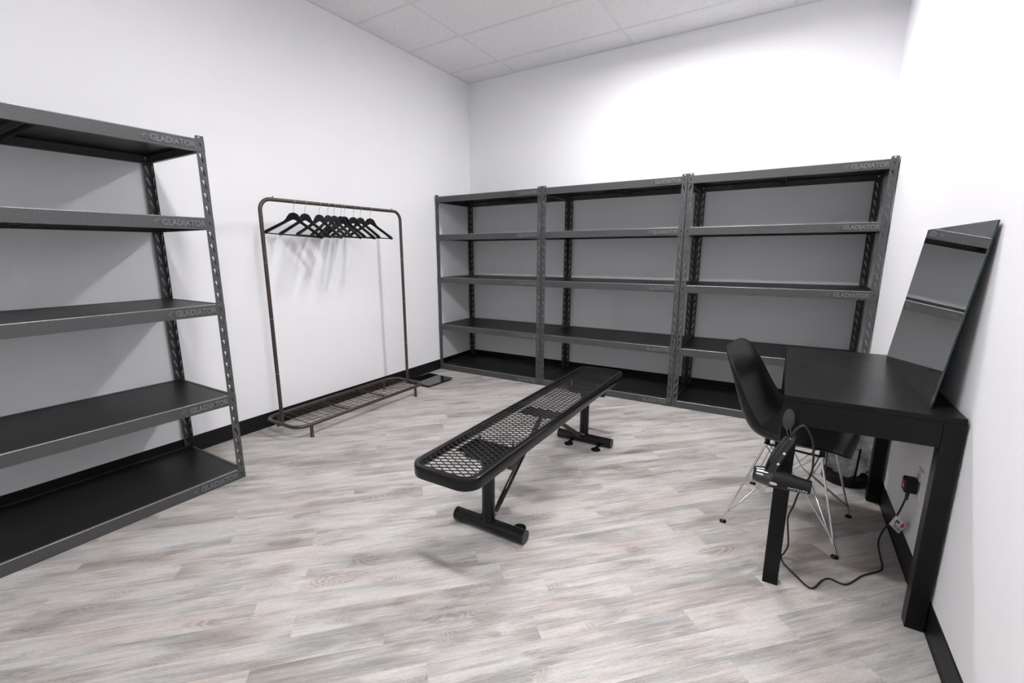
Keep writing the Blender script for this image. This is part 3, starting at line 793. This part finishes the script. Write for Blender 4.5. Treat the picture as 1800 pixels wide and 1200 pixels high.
bm = bmesh.new(); lathe(bm, [(.0,.010),(.020,.010),(.0215,0),(brad(0),.001)]+[(brad(t), t) for t in (.006,.015,.03,.045,.06)]+[(brad(.06)-.0008,.0612),(0,.0612)], 32, M=Mb); obj('rear_housing', bm, 'black_plastic', hd, 40)
bm = bmesh.new(); lathe(bm, [(0,.0614)]+[(brad(t), t) for t in (.062,.075,.0875,.10,.118,.135,.155,Lb)]+[(.020,Lb),(.019,Lb-.02),(0,Lb-.02)], 32, M=Mb); brl = obj('barrel', bm, 'satin_plastic', hd, 40)
for k in range(2):      # bright intake slits
    a = -.55+k*.42
    bm = bmesh.new(); A = []
    for t in (.010, .032):
        for da in (-.07, .07):
            for dr in (.0003, .0012): A.append(bm.verts.new(P0+axd*t+(zdir*math.cos(a+da+.9*0)+(-ydir)*math.sin(.9+a+da))*0+((-ydir if ydir.y > 0 else ydir)*math.cos(.35-a+da)+zdir*math.sin(.35-a+da))*(brad(t)+dr)))
    for f in ((0,1,3,2),(4,6,7,5),(0,4,5,1),(2,3,7,6),(1,5,7,3),(0,2,6,4)): bm.faces.new([A[i] for i in f])
    obj('chrome_slit', bm, 'chrome', hd)
front = Vector((0,-1,0))
def on_barrel(t, h, lift):     # point on the camera-facing side of the barrel
    r = brad(t)+lift; return P0+axd*t+zdir*h+front*math.sqrt(max(1e-8, r*r-h*h))
# oval silver badge
bm = bmesh.new(); n = 20; ctr = bm.verts.new(on_barrel(.066, -.006, .002)); rg1 = []
for k in range(n): rg1.append(bm.verts.new(on_barrel(.066+.0125*math.cos(2*PI*k/n), -.006+.0062*math.sin(2*PI*k/n), .0006)))
for k in range(n): bm.faces.new((ctr, rg1[k], rg1[(k+1) % n]))
obj('silver_badge', bm, 'chrome', hd, 60)
LT = text_mesh('REVLON', 'brand_lettering', 'print_white', .02, .0, 0, 1.0)
w_, h_ = mwidth(LT), mheight(LT)
for v in LT.vertices:
    x, y = v.co.x/w_*.056, v.co.y/h_*.0088
    v.co = on_barrel(.168-x, -.006-y, .0006)       # reads upside down, right to left
lt = obj('brand_lettering', LT, None, hd)
# handle
H0, H1 = P0+axd*.052+zdir*.022, Vector((3.2285, DY+.002, .632))
hp = [H0, H0.lerp(H1,.25)+Vector((-.003,0,.004)), H0.lerp(H1,.5)+Vector((-.005,0,.004)), H0.lerp(H1,.75)+Vector((-.003,0,.003)), H1-(H1-H0).normalized()*.004, H1]
cp_ = catmull(hp, 4); rad = []
for i in range(len(cp_)):
    t = i/(len(cp_)-1); rad.append(.0225-.006*t if i < len(cp_)-1 else .013)
bm = bmesh.new(); tube(bm, cp_, rad, 20); hn = obj('handle', bm, 'black_plastic', hd, 50)
for t, rr2, nm in ((.28, .0062, 'button'), (.58, .0062, 'switch')):
    c_ = H0.lerp(H1, t)+Vector((.006,-.0185+.005*t,.0)); bm = bmesh.new(); bmesh.ops.create_icosphere(bm, subdivisions=2, radius=rr2, matrix=Matrix.Translation(c_) @ Matrix.Scale(.62, 4, Vector((0,1,0)))); obj(nm, bm, 'chrome', hn, 60)
for k in range(3):
    c_ = H0.lerp(H1, .55+.05*k)+Vector((-.010,-.0182+.005*.6,.002)); bm = bmesh.new(); box(bm, c_.x-.003, c_.x+.003, c_.y-.0012, c_.y+.004, c_.z-.0008, c_.z+.0008); obj('setting_mark', bm, 'print_white', hn)
# hanging loop that rides on the hook peg
lc = Vector((3.219, DY+.046, .655))
bm = bmesh.new(); tube(bm, catmull([H1+Vector((-.006,0,-.004)), (3.214,DY+.03,.645), (3.2125,DY+.046,.656), (3.218,DY+.048,.663), (3.2235,DY+.046,.656), (3.227,DY+.025,.642), H1+Vector((.004,0,-.004))], 5), .0018, 8); obj('hanging_loop', bm, 'cord', hd, 50)
cpts = [(3.230,DY,.636),(3.236,DY,.655),(3.246,DY,.672),(3.262,DY,.681),(3.279,-2.638,.657),(3.293,-2.625,.619),(3.303,-2.600,.561),(3.307,-2.560,.479),(3.293,-2.530,.421),(3.281,-2.500,.367),(3.271,-2.475,.294),(3.260,-2.455,.233),(3.268,-2.430,.157),(3.276,-2.395,.08),(3.266,-2.368,.020),(3.259,-2.362,.0042),(3.267,-2.410,.004),(3.307,-2.466,.004),(3.358,-2.525,.004),(3.397,-2.452,.004),(3.424,-2.424,.004),(3.474,-2.431,.004),(3.528,-2.346,.004),(3.563,-2.304,.004),(3.600,-2.262,.004),(3.612,-2.214,.004),(3.614,-2.13,.006),(3.617,-2.06,.022),(3.630,-2.045,.075),(3.642,-2.111,.157),(3.645,-2.170,.24),(3.649,-2.196,.305),(3.651,-2.20,.33)]
cc = catmull(cpts, 5); bm = bmesh.new(); tube(bm, cc, [.0055-.0020*min(1, i/18) if i < 18 else .0034 for i in range(len(cc))], 8); cd = obj('power_cord', bm, 'cord', hd, 60)
# safety plug block
bm = bmesh.new(); box(bm, 3.632, W-.010, -2.226, -2.176, .338, .394); bevel(bm, .006, 2); pg = obj('plug', bm, 'satin_plastic', hd)
bm = bmesh.new(); tube(bm, [(3.651,-2.20,.340),(3.650,-2.199,.300)], [.0075,.0052], 10); obj('strain_relief', bm, 'cord', pg, 50)
bm = bmesh.new(); box(bm, 3.6295, 3.633, -2.219, -2.206, .372, .386); obj('test_button', bm, 'tag_red', pg)
bm = bmesh.new(); box(bm, 3.6295, 3.633, -2.219, -2.206, .362, .368); obj('reset_button', bm, 'tag_yellow', pg)
# warning tag wrapped on the cord
TA, TBp, TCp, TD = Vector((3.638,-2.088,.131)), Vector((3.640,-2.163,.211)), Vector((3.669,-2.195,.193)), Vector((3.667,-2.120,.113))
tn = (TD-TA).cross(TBp-TA).normalized()
if tn.y > 0: tn = -tn
def tpt(u, v, w=0): return (TA.lerp(TD, u)).lerp(TBp.lerp(TCp, u), v)+tn*w
def tquad(name, u0_, u1_, v0_, v1_, w0, w1, mat, par):
    bm = bmesh.new(); A = [bm.verts.new(tpt(u, v, w)) for w in (w0, w1) for u, v in ((u0_,v0_),(u1_,v0_),(u1_,v1_),(u0_,v1_))]
    for f in ((3,2,1,0),(4,5,6,7),(0,1,5,4),(1,2,6,5),(2,3,7,6),(3,0,4,7)): bm.faces.new([A[i] for i in f])
    return obj(name, bm, mat, par)
tg = tquad('warning_tag', 0, 1, 0, 1, .004, .0046, 'tag_white', hd); tg['label'] = 'white warning tag with red print'
tquad('red_print', .72, .94, .55, .95, .0046, .0048, 'tag_red', tg)
tquad('red_print', .24, .34, .45, .62, .0046, .0048, 'tag_red', tg)
rg = random.Random(5)
for k in range(5):
    u = .34+.13*k
    tquad('text_line', u, u+.055, .07+.03*(k % 2), .48-.05*(k % 3), .0046, .0048, 'slot_dark', tg)
tquad('pictogram', .25, .55, .62, .82, .0046, .0048, 'hook_plastic', tg)
